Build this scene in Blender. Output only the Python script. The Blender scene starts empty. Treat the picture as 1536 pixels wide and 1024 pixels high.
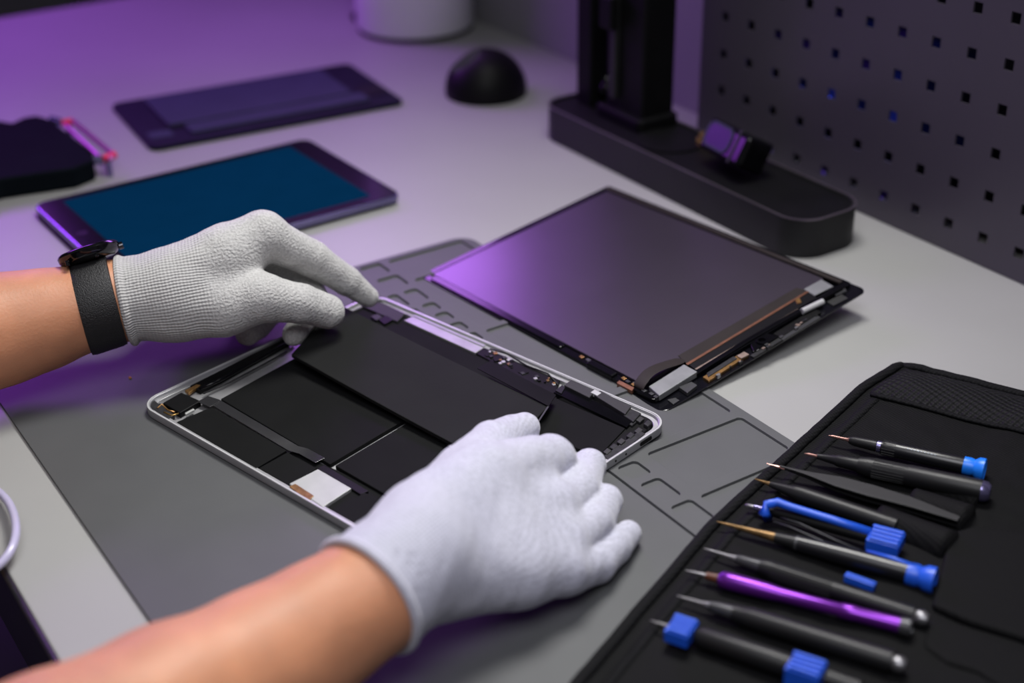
import bpy, bmesh, math, random
import numpy as np
from mathutils import Vector, Matrix, noise
random.seed(7)
U = 0.01                       # all coordinates below are centimetres
C = bpy.context.scene.collection
PI = math.pi
# ------------------------------------------------------------------ camera (surveyed)
F_PX = 2167.2
CAM = Vector((0, 0, 49.6))
CR = Vector((0.55140, 0.83410, -0.01514)); CU = Vector((-0.38853, 0.27282, 0.88012)); CW = Vector((-0.73824, 0.47942, -0.47450))
def ray(x, y): return CW + CR*((x-768)/F_PX) - CU*((y-512)/F_PX)
def at(x, y, z=0.0):
    d = ray(x, y); return CAM + d*((z-CAM.z)/d.z)
def atd(x, y, t): return CAM + ray(x, y)*t
def onp(F, x, y, h):
    """survey point on the local plane z=h of frame F -> local (x, y)"""
    I = F.inverted(); o = I @ CAM; d = I.to_3x3() @ ray(x, y)
    p = o + d*((h-o.z)/d.z); return (p.x, p.y)
cd = bpy.data.cameras.new('camera'); cam = bpy.data.objects.new('camera', cd); C.objects.link(cam)
cam.matrix_world = Matrix(((CR.x, CU.x, -CW.x, 0), (CR.y, CU.y, -CW.y, 0), (CR.z, CU.z, -CW.z, CAM.z*U), (0, 0, 0, 1)))
cd.sensor_width = 36; cd.lens = F_PX/1536*36; cd.clip_start = 0.01
cd.dof.use_dof = True; cd.dof.focus_distance = 0.93; cd.dof.aperture_fstop = 3.6
bpy.context.scene.camera = cam

# ------------------------------------------------------------------ materials
def mat(name, col, rough=.5, metal=0., var=.12, vscale=40, bump=0., bscale=200, coat=0., em=None, es=0., trans=0., sss=0., spec=.5, stretch=None, wave=None):
    m = bpy.data.materials.new(name); m.use_nodes = True; N = m.node_tree.nodes; L = m.node_tree.links
    b = N['Principled BSDF']; b.inputs['Roughness'].default_value = rough; b.inputs['Metallic'].default_value = metal
    b.inputs['Coat Weight'].default_value = coat; b.inputs['Transmission Weight'].default_value = trans
    b.inputs['Specular IOR Level'].default_value = spec
    if sss: b.inputs['Subsurface Weight'].default_value = sss; b.inputs['Subsurface Radius'].default_value = (1, .35, .2); b.inputs['Subsurface Scale'].default_value = .006
    if em: b.inputs['Emission Color'].default_value = (*em, 1); b.inputs['Emission Strength'].default_value = es
    tc = N.new('ShaderNodeTexCoord'); mp = N.new('ShaderNodeMapping'); L.new(tc.outputs['Object'], mp.inputs[0])
    if stretch: mp.inputs['Scale'].default_value = stretch
    n = N.new('ShaderNodeTexNoise'); n.inputs['Scale'].default_value = vscale; n.inputs['Detail'].default_value = 5
    L.new(mp.outputs[0], n.inputs['Vector'])
    r = N.new('ShaderNodeValToRGB'); r.color_ramp.elements[0].position = .3; r.color_ramp.elements[1].position = .7
    r.color_ramp.elements[0].color = (*[c*(1-var) for c in col], 1); r.color_ramp.elements[1].color = (*[min(1, c*(1+var)) for c in col], 1)
    L.new(n.outputs['Fac'], r.inputs[0]); L.new(r.outputs[0], b.inputs['Base Color'])
    if bump:
        n2 = N.new('ShaderNodeTexNoise'); n2.inputs['Scale'].default_value = bscale; n2.inputs['Detail'].default_value = 3
        L.new(mp.outputs[0], n2.inputs['Vector'])
        bp = N.new('ShaderNodeBump'); bp.inputs['Strength'].default_value = bump; bp.inputs['Distance'].default_value = .0006
        L.new(n2.outputs['Fac'], bp.inputs['Height']); L.new(bp.outputs[0], b.inputs['Normal'])
    return m

def weave_mat(name, col, s, strength=.6, dist=.0006, rough=.85, amp=.5, mode='knit', sheen=.3, s2=None, mid=None, cuff=None):
    """fabric: crossing sine bands in object space, colour and bump"""
    m = bpy.data.materials.new(name); m.use_nodes = True; N = m.node_tree.nodes; L = m.node_tree.links
    b = N['Principled BSDF']; b.inputs['Roughness'].default_value = rough; b.inputs['Sheen Weight'].default_value = sheen
    b.inputs['Specular IOR Level'].default_value = .25 if mode == 'knit' else .10
    tc = N.new('ShaderNodeTexCoord')
    no = N.new('ShaderNodeTexNoise'); no.inputs['Scale'].default_value = 60; no.inputs['Detail'].default_value = 3; L.new(tc.outputs['Object'], no.inputs['Vector'])
    sc = N.new('ShaderNodeVectorMath'); sc.operation = 'SCALE'; sc.inputs['Scale'].default_value = .0022; L.new(no.outputs['Color'], sc.inputs[0])
    ad = N.new('ShaderNodeVectorMath'); ad.operation = 'ADD'; L.new(tc.outputs['Object'], ad.inputs[0]); L.new(sc.outputs[0], ad.inputs[1])
    sep = N.new('ShaderNodeSeparateXYZ'); L.new(ad.outputs[0], sep.inputs[0])
    def M(op, a, c=None):
        q = N.new('ShaderNodeMath'); q.operation = op
        for i, v in enumerate((a, c)):
            if v is None: continue
            if isinstance(v, (int, float)): q.inputs[i].default_value = v
            else: L.new(v, q.inputs[i])
        return q.outputs[0]
    sx = M('SINE', M('MULTIPLY', sep.outputs[0], 2*PI*s))
    if mode == 'knit':
        at2 = M('ARCTAN2', sep.outputs[1], sep.outputs[2])
        sy = M('SINE', M('MULTIPLY', at2, s2 or 90))
        sx = M('MULTIPLY', sx, .55)
    else:
        sy = M('SINE', M('MULTIPLY', sep.outputs[1], 2*PI*s))
    h = M('ADD', M('MULTIPLY', M('ADD', sx, sy), .25), .5)
    n2 = N.new('ShaderNodeTexNoise'); n2.inputs['Scale'].default_value = 620; n2.inputs['Detail'].default_value = 2; L.new(tc.outputs['Object'], n2.inputs['Vector'])
    if cuff:   # tight ribbing at the wrist, soft speckle over the hand
        k_ = N.new('ShaderNodeMapRange'); k_.inputs['From Min'].default_value = cuff-.004; k_.inputs['From Max'].default_value = cuff+.004
        k_.inputs['To Min'].default_value = amp; k_.inputs['To Max'].default_value = amp*(.22 if s2 < 100 else .5); L.new(sep.outputs[0], k_.inputs['Value'])
        A_ = k_.outputs[0]; hh = M('ADD', M('MULTIPLY', h, A_), M('MULTIPLY', n2.outputs['Fac'], M('SUBTRACT', 1.0, A_)))
    else: hh = M('ADD', M('MULTIPLY', h, amp), M('MULTIPLY', n2.outputs['Fac'], 1-amp))
    bp = N.new('ShaderNodeBump'); bp.inputs['Strength'].default_value = strength; bp.inputs['Distance'].default_value = dist
    L.new(hh, bp.inputs['Height']); L.new(bp.outputs[0], b.inputs['Normal'])
    r = N.new('ShaderNodeValToRGB'); e = r.color_ramp.elements
    e[0].position = .3; e[1].position = .62; e[0].color = (*[c*(.72) for c in col], 1); e[1].color = (*col, 1)
    L.new(hh, r.inputs[0])
    # slow tone drift
    n3 = N.new('ShaderNodeTexNoise'); n3.inputs['Scale'].default_value = 22; L.new(tc.outputs['Object'], n3.inputs['Vector'])
    mx = N.new('ShaderNodeMix'); mx.data_type = 'RGBA'; mx.blend_type = 'MULTIPLY'
    L.new(M('MULTIPLY', n3.outputs['Fac'], .5), mx.inputs[0]); L.new(r.outputs[0], mx.inputs[6]); mx.inputs[7].default_value = (*(mid or (.72, .72, .76)), 1)
    L.new(mx.outputs[2], b.inputs['Base Color'])
    return m

MT = dict(
 desk=mat('desk_laminate', (.315, .315, .308), .4, spec=.35, var=.03, vscale=8, bump=.05, bscale=900),
 deskedge=mat('desk_edge_black', (.006, .006, .008), .35),
 rubber=mat('grey_silicone', (.078, .080, .083), .5, spec=.3, var=.07, vscale=14, bump=.12, bscale=1500),
 floor=mat('floor_grey', (.10, .10, .11), .5, vscale=3),
 wall=mat('wall_paint', (.22, .215, .235), .7, var=.04, vscale=4),
 peg=mat('peg_metal', (.088, .078, .102), .42, .5, var=.07, vscale=6, bump=.1, bscale=900),
 alu=mat('aluminium', (.40, .40, .42), .38, .6, var=.06, vscale=60),
 alub=mat('aluminium_bright', (.62, .62, .63), .32, .4, var=.04, vscale=60),
 aluin=mat('aluminium_inner', (.42, .42, .43), .45, .7, var=.12, vscale=80),
 steelshield=mat('shield_silver', (.40, .41, .40), .5, .3, var=.06, vscale=90),
 batt=mat('battery_black', (.0055, .0057, .006), .7, spec=.08, var=.15, vscale=30, bump=.05, bscale=800),
 slab=mat('battery_wrap', (.0095, .0098, .0100), .68, spec=.1, var=.12, vscale=20, bump=.05, bscale=600),
 blk=mat('black_plastic', (.0035, .0035, .004), .5, var=.2, spec=.14),
 blkg=mat('black_gloss', (.003, .003, .004), .16, var=.2, coat=.04, spec=.2),
 blkm=mat('black_matte', (.010, .010, .011), .6, var=.2, bump=.1),
 dk=mat('dark_grey_parts', (.022, .022, .024), .5, .1, spec=.25, var=.4, vscale=300),
 clear=mat('clear_tape', (.022, .022, .024), .15, var=.1, spec=.9),
 gold=mat('gold_contact', (.34, .19, .07), .35, .8, var=.35, vscale=300),
 copper=mat('copper_flex', (.20, .085, .05), .4, .5, var=.2, vscale=200),
 beige=mat('tape_beige', (.23, .17, .14), .45, .3, var=.2, vscale=200),
 brownflex=mat('brown_flex', (.022, .018, .016), .55, var=.1, spec=.15),
 lcd=mat('lcd_back_metal', (.16, .138, .175), .31, .9, var=.06, vscale=10, bump=.05, bscale=60),
 lcdglass=mat('glass_black', (.004, .004, .006), .15, coat=.5),
 red=mat('red_foam', (.45, .06, .09), .5),
 screen=mat('blue_screen', (.001, .008, .02), .5, em=(.0, .068, .19), es=.26, spec=0),
 tabedge=mat('tablet_edge', (.22, .2, .38), .22, .85),
 panel=mat('panel_dark', (.009, .0085, .02), .55, spec=.08, var=.12),
 panel2=mat('panel_inset', (.035, .037, .07), .5, .0, spec=.1, var=.08),
 phone=mat('case_black', (.004, .006, .008), .7, spec=.02),
 pinkm=mat('pink_frame', (.5, .12, .40), .3, .6), redm=mat('red_cap', (.85, .03, .08), .35),
 standb=mat('stand_body', (.012, .012, .0135), .5, .0, spec=.3), standrim=mat('stand_rim', (.20, .17, .2), .28, .8),
 white=mat('white_plastic', (.82, .83, .86), .45, var=.02),
 lens=mat('lens_violet_glint', (.012, .008, .04), .35, em=(.12, .06, .4), es=.05, spec=.3),  # dim violet emission stands in for the purple reflection in the lens
 brass=mat('brass', (.35, .22, .07), .35, .8),
 purple=mat('purple_anodised', (.15, .022, .30), .3, .7, var=.06),
 blue=mat('blue_plastic', (.012, .09, .62), .38, var=.08), bluel=mat('blue_cap', (.01, .19, .85), .36, var=.06),
 labelg=mat('label_grey', (.19, .195, .2), .5, .3, var=.1, vscale=120),
 steel=mat('steel', (.26, .255, .27), .38, .9, vscale=200), pinks=mat('rosy_steel', (.5, .28, .24), .3, .9),
 bronze=mat('bronze_shaft', (.20, .12, .05), .35, .7, var=.4, vscale=200), brown=mat('brown_collar', (.10, .03, .015), .4),
 gun=mat('gunmetal', (.055, .055, .06), .38, .45, var=.12), pen=mat('pen_dark', (.009, .009, .010), .42, .1, spec=.35, var=.1, bump=.1, bscale=900),
 penk=mat('pen_black', (.007, .007, .009), .3, var=.1),
 mark=mat('white_marking', (.5, .6, .75), .5),
 skin=mat('skin', (.53, .235, .125), .5, var=.13, vscale=28, bump=.35, bscale=520, sss=.22),
 strap=mat('black_leather', (.008, .0078, .009), .5, var=.2, bump=1.0, bscale=1100), wcase=mat('watch_case', (.05, .05, .055), .12, .95),
 wglass=mat('watch_glass', (.004, .004, .006), .05, coat=1),
 frost=mat('frosted_plastic', (.50, .47, .66), .3, var=.04, coat=.4),
 crumb=mat('crumb', (.35, .15, .02), .6),
)
MT['gloveL'] = weave_mat('glove_knit_left', (.54, .535, .52), 430, 1.0, .0013, s2=88, amp=.66, cuff=.060)
MT['gloveR'] = weave_mat('glove_knit_right', (.53, .53, .61), 420, .6, .0007, s2=110, amp=.5, mid=(.74, .74, .86), cuff=.05)
MT['cloth'] = weave_mat('nylon_cloth', (.0055, .0055, .006), 500, .7, .0006, rough=.7, amp=.6, mode='flat', sheen=.0)
MT['meshc'] = weave_mat('nylon_mesh', (.010, .010, .011), 260, 1.0, .0012, rough=.6, amp=.85, mode='flat', sheen=.0)
MT['trim'] = weave_mat('binding_tape', (.007, .007, .008), 420, .8, .0006, rough=.75, amp=.7, mode='flat', sheen=.0)

# ------------------------------------------------------------------ builders
FR = {}
def thing(name, label, cat, F, group=None):
    o = bpy.data.objects.new(name, None); C.objects.link(o); o.empty_display_size = .02
    G = F.copy(); G.translation = F.translation*U; o.matrix_world = G
    o['label'] = label; o['category'] = cat
    if group: o['group'] = group
    FR[o.name] = F; return o
def fin(name, bm, m, parent=None, F=None, bevel=0., smooth=False, local=False, recalc=True, seg=2, wn=False):
    if F is None: F = FR[parent.name] if parent else Matrix.Identity(4)
    if not local: bmesh.ops.transform(bm, matrix=F.inverted(), verts=bm.verts)
    bmesh.ops.scale(bm, vec=(U, U, U), verts=bm.verts)
    if recalc: bmesh.ops.recalc_face_normals(bm, faces=bm.faces)
    me = bpy.data.meshes.new(name); bm.to_mesh(me); bm.free()
    if isinstance(m, str): m = MT[m]
    me.materials.append(m)
    if smooth: me.polygons.foreach_set('use_smooth', [True]*len(me.polygons))
    o = bpy.data.objects.new(name, me); C.objects.link(o)
    if parent: o.parent = parent
    else: G = F.copy(); G.translation = F.translation*U; o.matrix_world = G
    FR[o.name] = F
    if bevel:
        b = o.modifiers.new('bevel', 'BEVEL'); b.width = bevel*U; b.segments = seg; b.limit_method = 'ANGLE'; b.angle_limit = .6
        b.harden_normals = False
    return o
def solo(name, bm, m, label, cat, F, group=None, **k):
    o = fin(name, bm, m, None, F, **k); o['label'] = label; o['category'] = cat
    if group: o['group'] = group
    return o
def struct(name, bm, m, F=None, **k):
    o = fin(name, bm, m, None, F, **k); o['kind'] = 'structure'; return o
def T(x, y, z, yaw=0): return Matrix.Translation((x, y, z)) @ Matrix.Rotation(yaw, 4, 'Z')
def box(bm, x0, x1, y0, y1, z0, z1, M=None):
    vs = [bm.verts.new(Vector(p) if M is None else M @ Vector(p)) for p in [(x0,y0,z0),(x1,y0,z0),(x1,y1,z0),(x0,y1,z0),(x0,y0,z1),(x1,y0,z1),(x1,y1,z1),(x0,y1,z1)]]
    for f in ((3,2,1,0),(4,5,6,7),(0,1,5,4),(1,2,6,5),(2,3,7,6),(3,0,4,7)): bm.faces.new([vs[i] for i in f])
    return bm
def rrect(x0, y0, x1, y1, r, n=6):
    pts = []
    for cx, cy, a in ((x1-r, y1-r, 0), (x0+r, y1-r, 90), (x0+r, y0+r, 180), (x1-r, y0+r, 270)):
        for i in range(n+1):
            t = math.radians(a+90*i/n); pts.append((cx+r*math.cos(t), cy+r*math.sin(t)))
    return pts
def prism(bm, pts, z0, z1, M=None):
    M = M or Matrix.Identity(4)
    z0s = z0 if hasattr(z0, '__len__') else [z0]*len(pts)
    z1s = z1 if hasattr(z1, '__len__') else [z1]*len(pts)
    a = [bm.verts.new(M @ Vector((x, y, z))) for (x, y), z in zip(pts, z0s)]
    b = [bm.verts.new(M @ Vector((x, y, z))) for (x, y), z in zip(pts, z1s)]
    n = len(pts); bm.faces.new(a[::-1]); bm.faces.new(b)
    for i in range(n): bm.faces.new((a[i], a[(i+1) % n], b[(i+1) % n], b[i]))
    return bm
def framering(bm, o, i, z0, z1, M=None):
    M = M or Matrix.Identity(4); n = len(o)
    def lp(p, z): return [bm.verts.new(M @ Vector((x, y, z))) for x, y in p]
    L = [lp(o, z0), lp(o, z1), lp(i, z1), lp(i, z0)]
    for k in range(4):
        A, B = L[k], L[(k+1) % 4]
        for j in range(n): bm.faces.new((A[j], A[(j+1) % n], B[(j+1) % n], B[j]))
    return bm
def tube(bm, pts, rad, seg=12, caps=True, flat=1.0, up=None):
    pts = [Vector(p) for p in pts]; n = len(pts)
    if not hasattr(rad, '__len__'): rad = [rad]*n
    rings = []; prev = up
    for k in range(n):
        d = pts[min(k+1, n-1)] - pts[max(k-1, 0)]
        if d.length < 1e-6: d = pts[-1]-pts[0]
        d.normalize()
        a = prev or Vector((0, 0, 1))
        if abs(a.dot(d)) > .95: a = Vector((1, 0, 0)) if abs(d.x) < .9 else Vector((0, 1, 0))
        s = d.cross(a).normalized(); v = s.cross(d)
        rings.append([bm.verts.new(pts[k] + (s*math.cos(2*PI*i/seg) + v*math.sin(2*PI*i/seg)*flat)*rad[k]) for i in range(seg)])
    for k in range(n-1):
        for i in range(seg):
            bm.faces.new((rings[k][i], rings[k][(i+1) % seg], rings[k+1][(i+1) % seg], rings[k+1][i]))
    if caps: bm.faces.new(rings[0][::-1]); bm.faces.new(rings[-1])
    return bm
def lathe(bm, A, B, prof, seg=28, up=None):
    A = Vector(A); d = (Vector(B)-A).normalized()
    n = len(prof); a = up or Vector((0, 0, 1))
    if abs(a.dot(d)) > .95: a = Vector((1, 0, 0))
    s = d.cross(a).normalized(); v = s.cross(d); rings = []
    for t, r in prof: rings.append([bm.verts.new(A+d*t+(s*math.cos(2*PI*i/seg)+v*math.sin(2*PI*i/seg))*max(r, .001)) for i in range(seg)])
    for k in range(n-1):
        for i in range(seg): bm.faces.new((rings[k][i], rings[k][(i+1) % seg], rings[k+1][(i+1) % seg], rings[k+1][i]))
    bm.faces.new(rings[0][::-1]); bm.faces.new(rings[-1]); return bm
def NB(): return bmesh.new()
def autosmooth(o, ang=40):
    me = o.data; me.polygons.foreach_set('use_smooth', [True]*len(me.polygons))
    bm = bmesh.new(); bm.from_mesh(me)
    for e in bm.edges:
        if len(e.link_faces) == 2 and e.calc_face_angle(0) > math.radians(ang): e.smooth = False
    bm.to_mesh(me); bm.free(); return o
def qpart(name, parent, px, h0, h1, m, bevel=.04, label=None):
    F = FR[parent.name]; pts = [onp(F, x, y, h1) for x, y in px]
    o = fin(name, prism(NB(), pts, h0, h1), m, parent, bevel=bevel, local=True)
    if label: o['label'] = label
    return o

# ------------------------------------------------------------------ the room
DX0, DX1, DY0, DY1 = -186, -8, 11.8, 92.5
dk = thing('workbench', 'light grey laminate workbench everything stands on', 'workbench', T(-90, 52, -75))
fin('tabletop', box(NB(), DX0, DX1, DY0, DY1, -2.6, 0), 'desk', dk, bevel=.12)
fin('edge_band', box(NB(), DX0, DX1, DY0-.35, DY0-.02, -3.6, -.05), 'deskedge', dk, bevel=.1)
fin('apron', box(NB(), DX0+2, DX1-2, DY0+1, DY0+4, -12, -2.65), 'deskedge', dk)
for x in (DX0+5, DX1-9):
    for y in (DY0+5, DY1-8): fin('leg', box(NB(), x, x+5, y, y+5, -75, -2.65), 'deskedge', dk, bevel=.3)
struct('floor', box(NB(), -320, 80, -150, 110, -77, -75), 'floor')
struct('wall_back', box(NB(), -320, 80, DY1, DY1+4, -75, 150), 'wall')
struct('wall_left', box(NB(), -324, -320, -150, 100, -75, 150), 'wall')

# pegboard ---------------------------------------------------------
PX0, PY, G, HS = -80.5, 87.4, 3.496, .44
Z0 = 16.35
xs = [j for j in range(-6, 15)]; zs = [i for i in range(-5, 5)]
pegF = T(-60, PY, 0)
pb = thing('pegboard', 'dark grey metal pegboard with rows of square holes behind the black stand', 'pegboard', pegF)
bm = NB()
X = [PX0-5.85*G]; 
for j in xs[1:]: X += [PX0+j*G-HS, PX0+j*G+HS]
X.append(PX0+15*G)
Zs = [.05]
for i in reversed(zs): Zs += [Z0-i*G-HS, Z0-i*G+HS]
Zs.append(Z0+6*G)
grid = {}
def gv(i, k, y):
    if (i, k, y) not in grid: grid[(i, k, y)] = bm.verts.new((X[i], y, Zs[k]))
    return grid[(i, k, y)]
def hole(i, k): return i % 2 == 1 and k % 2 == 1
for i in range(len(X)-1):
    for k in range(len(Zs)-1):
        if hole(i, k):
            for (a, b) in (((i, k), (i+1, k)), ((i+1, k), (i+1, k+1)), ((i+1, k+1), (i, k+1)), ((i, k+1), (i, k))):
                bm.faces.new((gv(*a, PY), gv(*b, PY), gv(*b, PY+.18), gv(*a, PY+.18)))
        else:
            bm.faces.new((gv(i, k, PY), gv(i+1, k, PY), gv(i+1, k+1, PY), gv(i, k+1, PY)))
            bm.faces.new((gv(i, k, PY+.18), gv(i+1, k, PY+.18), gv(i+1, k+1, PY+.18), gv(i, k+1, PY+.18)))
fin('perforated_sheet', bm, 'peg', pb, bevel=0)
fin('side_flange', box(NB(), X[0]-.15, X[0], PY, PY+4, .05, Zs[-1]), 'peg', pb)
fin('bottom_flange', box(NB(), X[0], X[-1], PY+.2, PY+2.5, .05, .25), 'blk', pb)
fin('backing_panel', box(NB(), X[0]+.1, X[-1], PY+4.2, PY+4.5, .3, Zs[-1]), 'deskedge', pb)

def led(j, i, col, e):
    m = mat('led_glow', (.01, .01, .02), .5, em=col, es=e*2.4)
    x = PX0+j*G; z = Z0-i*G
    o = fin('led', prism(NB(), rrect(x-4.3-1.1, z-2.75-.9, x-4.3+1.1, z-2.75+.9, .3, 3), 0, .2, Matrix.Translation((0, PY+3.4, 0)) @ Matrix.Rotation(PI/2, 4, 'X')), m, pb)
BL = (.05, .09, 1); VI = (.16, .06, .9)
for j, i, c, e in ((-1,2,BL,.55),(1,2,BL,.6),(0,0,BL,.2),(1,0,VI,.25),(2,0,BL,.16),(0,1,VI,.25),(1,1,BL,.3),(2,1,BL,.06),(0,2,BL,.12),(2,2,BL,.08),(3,2,BL,.05),(-1,0,VI,.12),(-2,1,VI,.22),(-3,1,VI,.14),(-1,1,BL,.1),(1,4,VI,.22),(-1,4,VI,.1),(-1,-1,VI,.15),(3,0,BL,.03),(-3,4,VI,.08),(-2,2,BL,.08)): led(j, i, c, e)

# ------------------------------------------------------------------ silicone mat
MTOP = .25
def holed(bm, outer, inners, z0, z1, ins=.12):
    loops = [[bm.verts.new((x, y, z1)) for x, y in lp] for lp in [outer]+[l[0] for l in inners]]
    edges = []
    for lp in loops:
        for a, b in zip(lp, lp[1:]+lp[:1]): edges.append(bm.edges.new((a, b)))
    bmesh.ops.triangle_fill(bm, use_beauty=True, use_dissolve=False, edges=edges)
    lows = [[bm.verts.new((x, y, z0)) for x, y in lp] for lp in [outer]+[l[1] for l in inners]]
    for hi, lo in zip(loops, lows):
        n = len(hi)
        for i in range(n): bm.faces.new((hi[i], hi[(i+1) % n], lo[(i+1) % n], lo[i]))
    return bm
mf = T(-94.6, 16.8, 0)
rm = thing('repair_mat', 'large dark grey silicone repair mat with recessed parts trays lying on the bench', 'mat', mf)
trays = [(-59.6,48.6,-54.9,56.4), (-66.5,49.2,-60.4,56.4), (-57.1,46.1,-54.8,47.6), (-54.2,46.1,-51.9,47.7), (-51.3,46.1,-49,47.7), (-59.4,46.1,-57.7,47.6),
 (-54.1,48.3,-48,56.4), (-94.0,49.2,-90.6,56.2), (-94.1,46.6,-92.1,48.5), (-91.4,46.7,-89.3,48.6), (-88.4,47.4,-86.2,48.6), (-88.4,46.0,-86.1,46.85),
 (-85.6,47.4,-84.2,48.5), (-83.7,47.4,-82.3,48.5), (-81.7,47.4,-80.3,48.5), (-79.7,47.4,-78.3,48.5), (-85.5,46.0,-83.0,46.85), (-82.4,46.0,-80,46.85), (-89.8,49.2,-80,56.2), (-79.4,49.2,-67.2,56.2),
 (-48.4,46.1,-46,47.7), (-47.4,48.3,-40,56.4), (-77.4,46.2,-74.8,48.4)]
inn = [(rrect(a, b, c, d, .32, 4), rrect(a+.03, b+.03, c-.03, d-.03, .3, 4)) for a, b, c, d in trays]
inn.append((rrect(-91, 45.36, -30, 45.58, .1, 2), rrect(-91+.05, 45.40, -30-.05, 45.54, .06, 2)))
outer = rrect(-94.6, 16.8, -28, 57.1, 1.6, 8)
fin('mat_top', holed(NB(), outer, inn, .06, MTOP), 'rubber', rm, bevel=.025)
fin('mat_base', prism(NB(), rrect(-94.55, 16.85, -28.05, 57.05, 1.5, 8), .0, .07), 'rubber', rm)

# ------------------------------------------------------------------ open tablet chassis
TF = T(-82.95, 24.1, MTOP, .2478); TW, TD, TH = 28.06, 21.49, .60
tb = thing('tablet_chassis', 'opened silver tablet housing with black batteries exposed between the gloved hands', 'tablet', TF)
def tl(f): return lambda bm: f
fin('back_shell', prism(NB(), rrect(.12, .12, TW-.12, TD-.12, 1.5, 8), 0, .12), 'aluin', tb, local=True, bevel=.1)
o_wall = fin('side_wall', framering(NB(), rrect(0, 0, TW, TD, 1.6, 10), rrect(.22, .22, TW-.22, TD-.22, 1.4, 10), .06, TH), 'alu', tb, local=True, bevel=.05)
fin('rim_edge', framering(NB(), rrect(.02, .02, TW-.02, TD-.02, 1.58, 10), rrect(.13, .13, TW-.13, TD-.13, 1.48, 10), TH-.02, TH+.03), 'alub', tb, local=True)
fin('inner_ledge', framering(NB(), rrect(.22, .22, TW-.22, TD-.22, 1.4, 10), rrect(.52, .52, TW-.52, TD-.52, 1.2, 10), .12, .40), 'aluin', tb, local=True, bevel=.03)
HB = .42
qpart('battery_cell', tb, [(264,633),(317,610),(430,675),(384,702)], .12, HB, 'batt')
qpart('logic_shield', tb, [(388,702),(431,678),(475,702),(433,727)], .12, HB, 'batt')
qpart('silver_shield', tb, [(434,725),(477,703),(527,732),(484,760)], .12, HB+.02, 'steelshield', label='bright silver shield plate')
qpart('gold_connector', tb, [(434,729),(443,725),(471,743),(462,751)], .12, HB+.06, 'gold', .02)
qpart('battery_cell', tb, [(331,598),(447,534),(606,630),(495,696)], .12, HB, 'batt')
qpart('battery_cell', tb, [(503,698),(611,634),(790,735),(690,805)], .12, HB, 'batt')
qpart('dark_bracket', tb, [(476,702),(486,697),(553,736),(541,741)], .12, HB-.04, 'blk', .02)
qpart('battery_cell', tb, [(497,768),(547,738),(640,790),(600,830)], .12, HB-.03, 'batt')
qpart('battery_cell', tb, [(832,596),(938,642),(898,684),(780,640)], .12, HB-.02, 'batt')
qpart('gap_shade_sheet', tb, [(449,532),(520,470),(830,600),(640,640),(606,628)], .12, .2, 'batt', .02)  # black sheet stands in for the shade in the gap below the slab
qpart('black_film', tb, [(508,470),(548,441),(600,470),(716,527),(838,592),(826,612),(690,560)], .12, .24, 'batt', .02)
qpart('foam_strip', tb, [(528,452),(552,443),(608,470),(596,482)], .2, .42, 'blkm', .04)
qpart('cable_clip', tb, [(556,474),(566,470),(574,475),(564,480)], .2, .46, 'blkm', .03)
qpart('foil_tab', tb, [(566,478),(580,473),(590,479),(577,486)], .2, .42, 'blk', .02)
qpart('black_film', tb, [(386,703),(440,676),(720,800),(640,838),(537,789)], .12, .22, 'batt', .02)
qpart('black_film', tb, [(902,689),(955,655),(984,635),(952,613),(936,622),(890,684)], .12, .3, 'blk', .02)
# ribbon of clear tape
def strip(px, h, w, th, F):
    bm = NB(); pts = [F @ Vector((*onp(F, x, y, h), h)) for x, y in px]
    up = F.to_3x3() @ Vector((0, 0, 1)); L = []; n = len(pts)
    for k in range(n):
        d = (pts[min(k+1, n-1)]-pts[max(k-1, 0)]).normalized(); s = d.cross(up).normalized()*w/2
        L.append([bm.verts.new(pts[k]+a) for a in (s, -s, -s-up*th, s-up*th)])
    for k in range(n-1):
        for i in range(4): bm.faces.new((L[k][i], L[k][(i+1) % 4], L[k+1][(i+1) % 4], L[k+1][i]))
    bm.faces.new(L[0]); bm.faces.new(L[-1][::-1]); return bm
fin('clear_ribbon', strip([(306,597),(322,602),(440,672),(455,676),(480,690)], HB+.07, .75, .03, TF), 'clear', tb, bevel=.02)
fin('ribbon_connector', strip([(303,598),(322,606)], HB+.12, .85, .06, TF), 'clear', tb, bevel=.03)
# corner speakers and cables (left short side)
qpart('corner_module', tb, [(244,604),(272,588),(301,601),(270,619)], .12, .55, 'blk', .05, label='square black module in the corner')
qpart('gasket', tb, [(228,611),(240,604),(262,622),(250,629)], .12, .45, 'dk', .03)
def cable(name, px, h, r, m, seg=8): 
    return fin(name, tube(NB(), [TF @ Vector((*onp(TF, x, y, hh), hh)) for (x, y), hh in zip(px, h if hasattr(h, '__len__') else [h]*len(px))], r, seg), m, tb, smooth=True)
qpart('side_strip', tb, [(285,578),(425,507),(434,513),(300,586)], .12, .44, 'blk', .05)
cable('cable', [(300,583),(330,570),(370,548),(410,526),(440,508)], [.5,.56,.5,.54,.5], .13, 'blkg')
cable('cable', [(305,590),(345,573),(385,552),(430,527)], [.42,.44,.42,.42], .07, 'dk')
qpart('gold_contact', tb, [(277,585),(295,576),(301,577),(283,589)], .3, .5, 'gold', .02)
qpart('steel_spring', tb, [(277,619),(290,612),(292,614),(279,621)], .3, .5, 'steelshield', .02)
cable('cable', [(236,612),(243,606),(252,615),(262,618)], .46, .06, 'gold')
cable('cable', [(246,618),(258,623),(268,620)], .46, .06, 'brass')
qpart('corner_bracket', tb, [(222,606),(232,600),(240,607),(230,615)], .3, .44, 'dk', .03)
for k in range(6):
    x = 224+k*5.2; y = 615+k*3.3
    qpart('screw_tab', tb, [(x,y),(x+3,y-1.4),(x+5,y+.2),(x+2,y+2)], .38, .45, 'aluin', .01)
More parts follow.
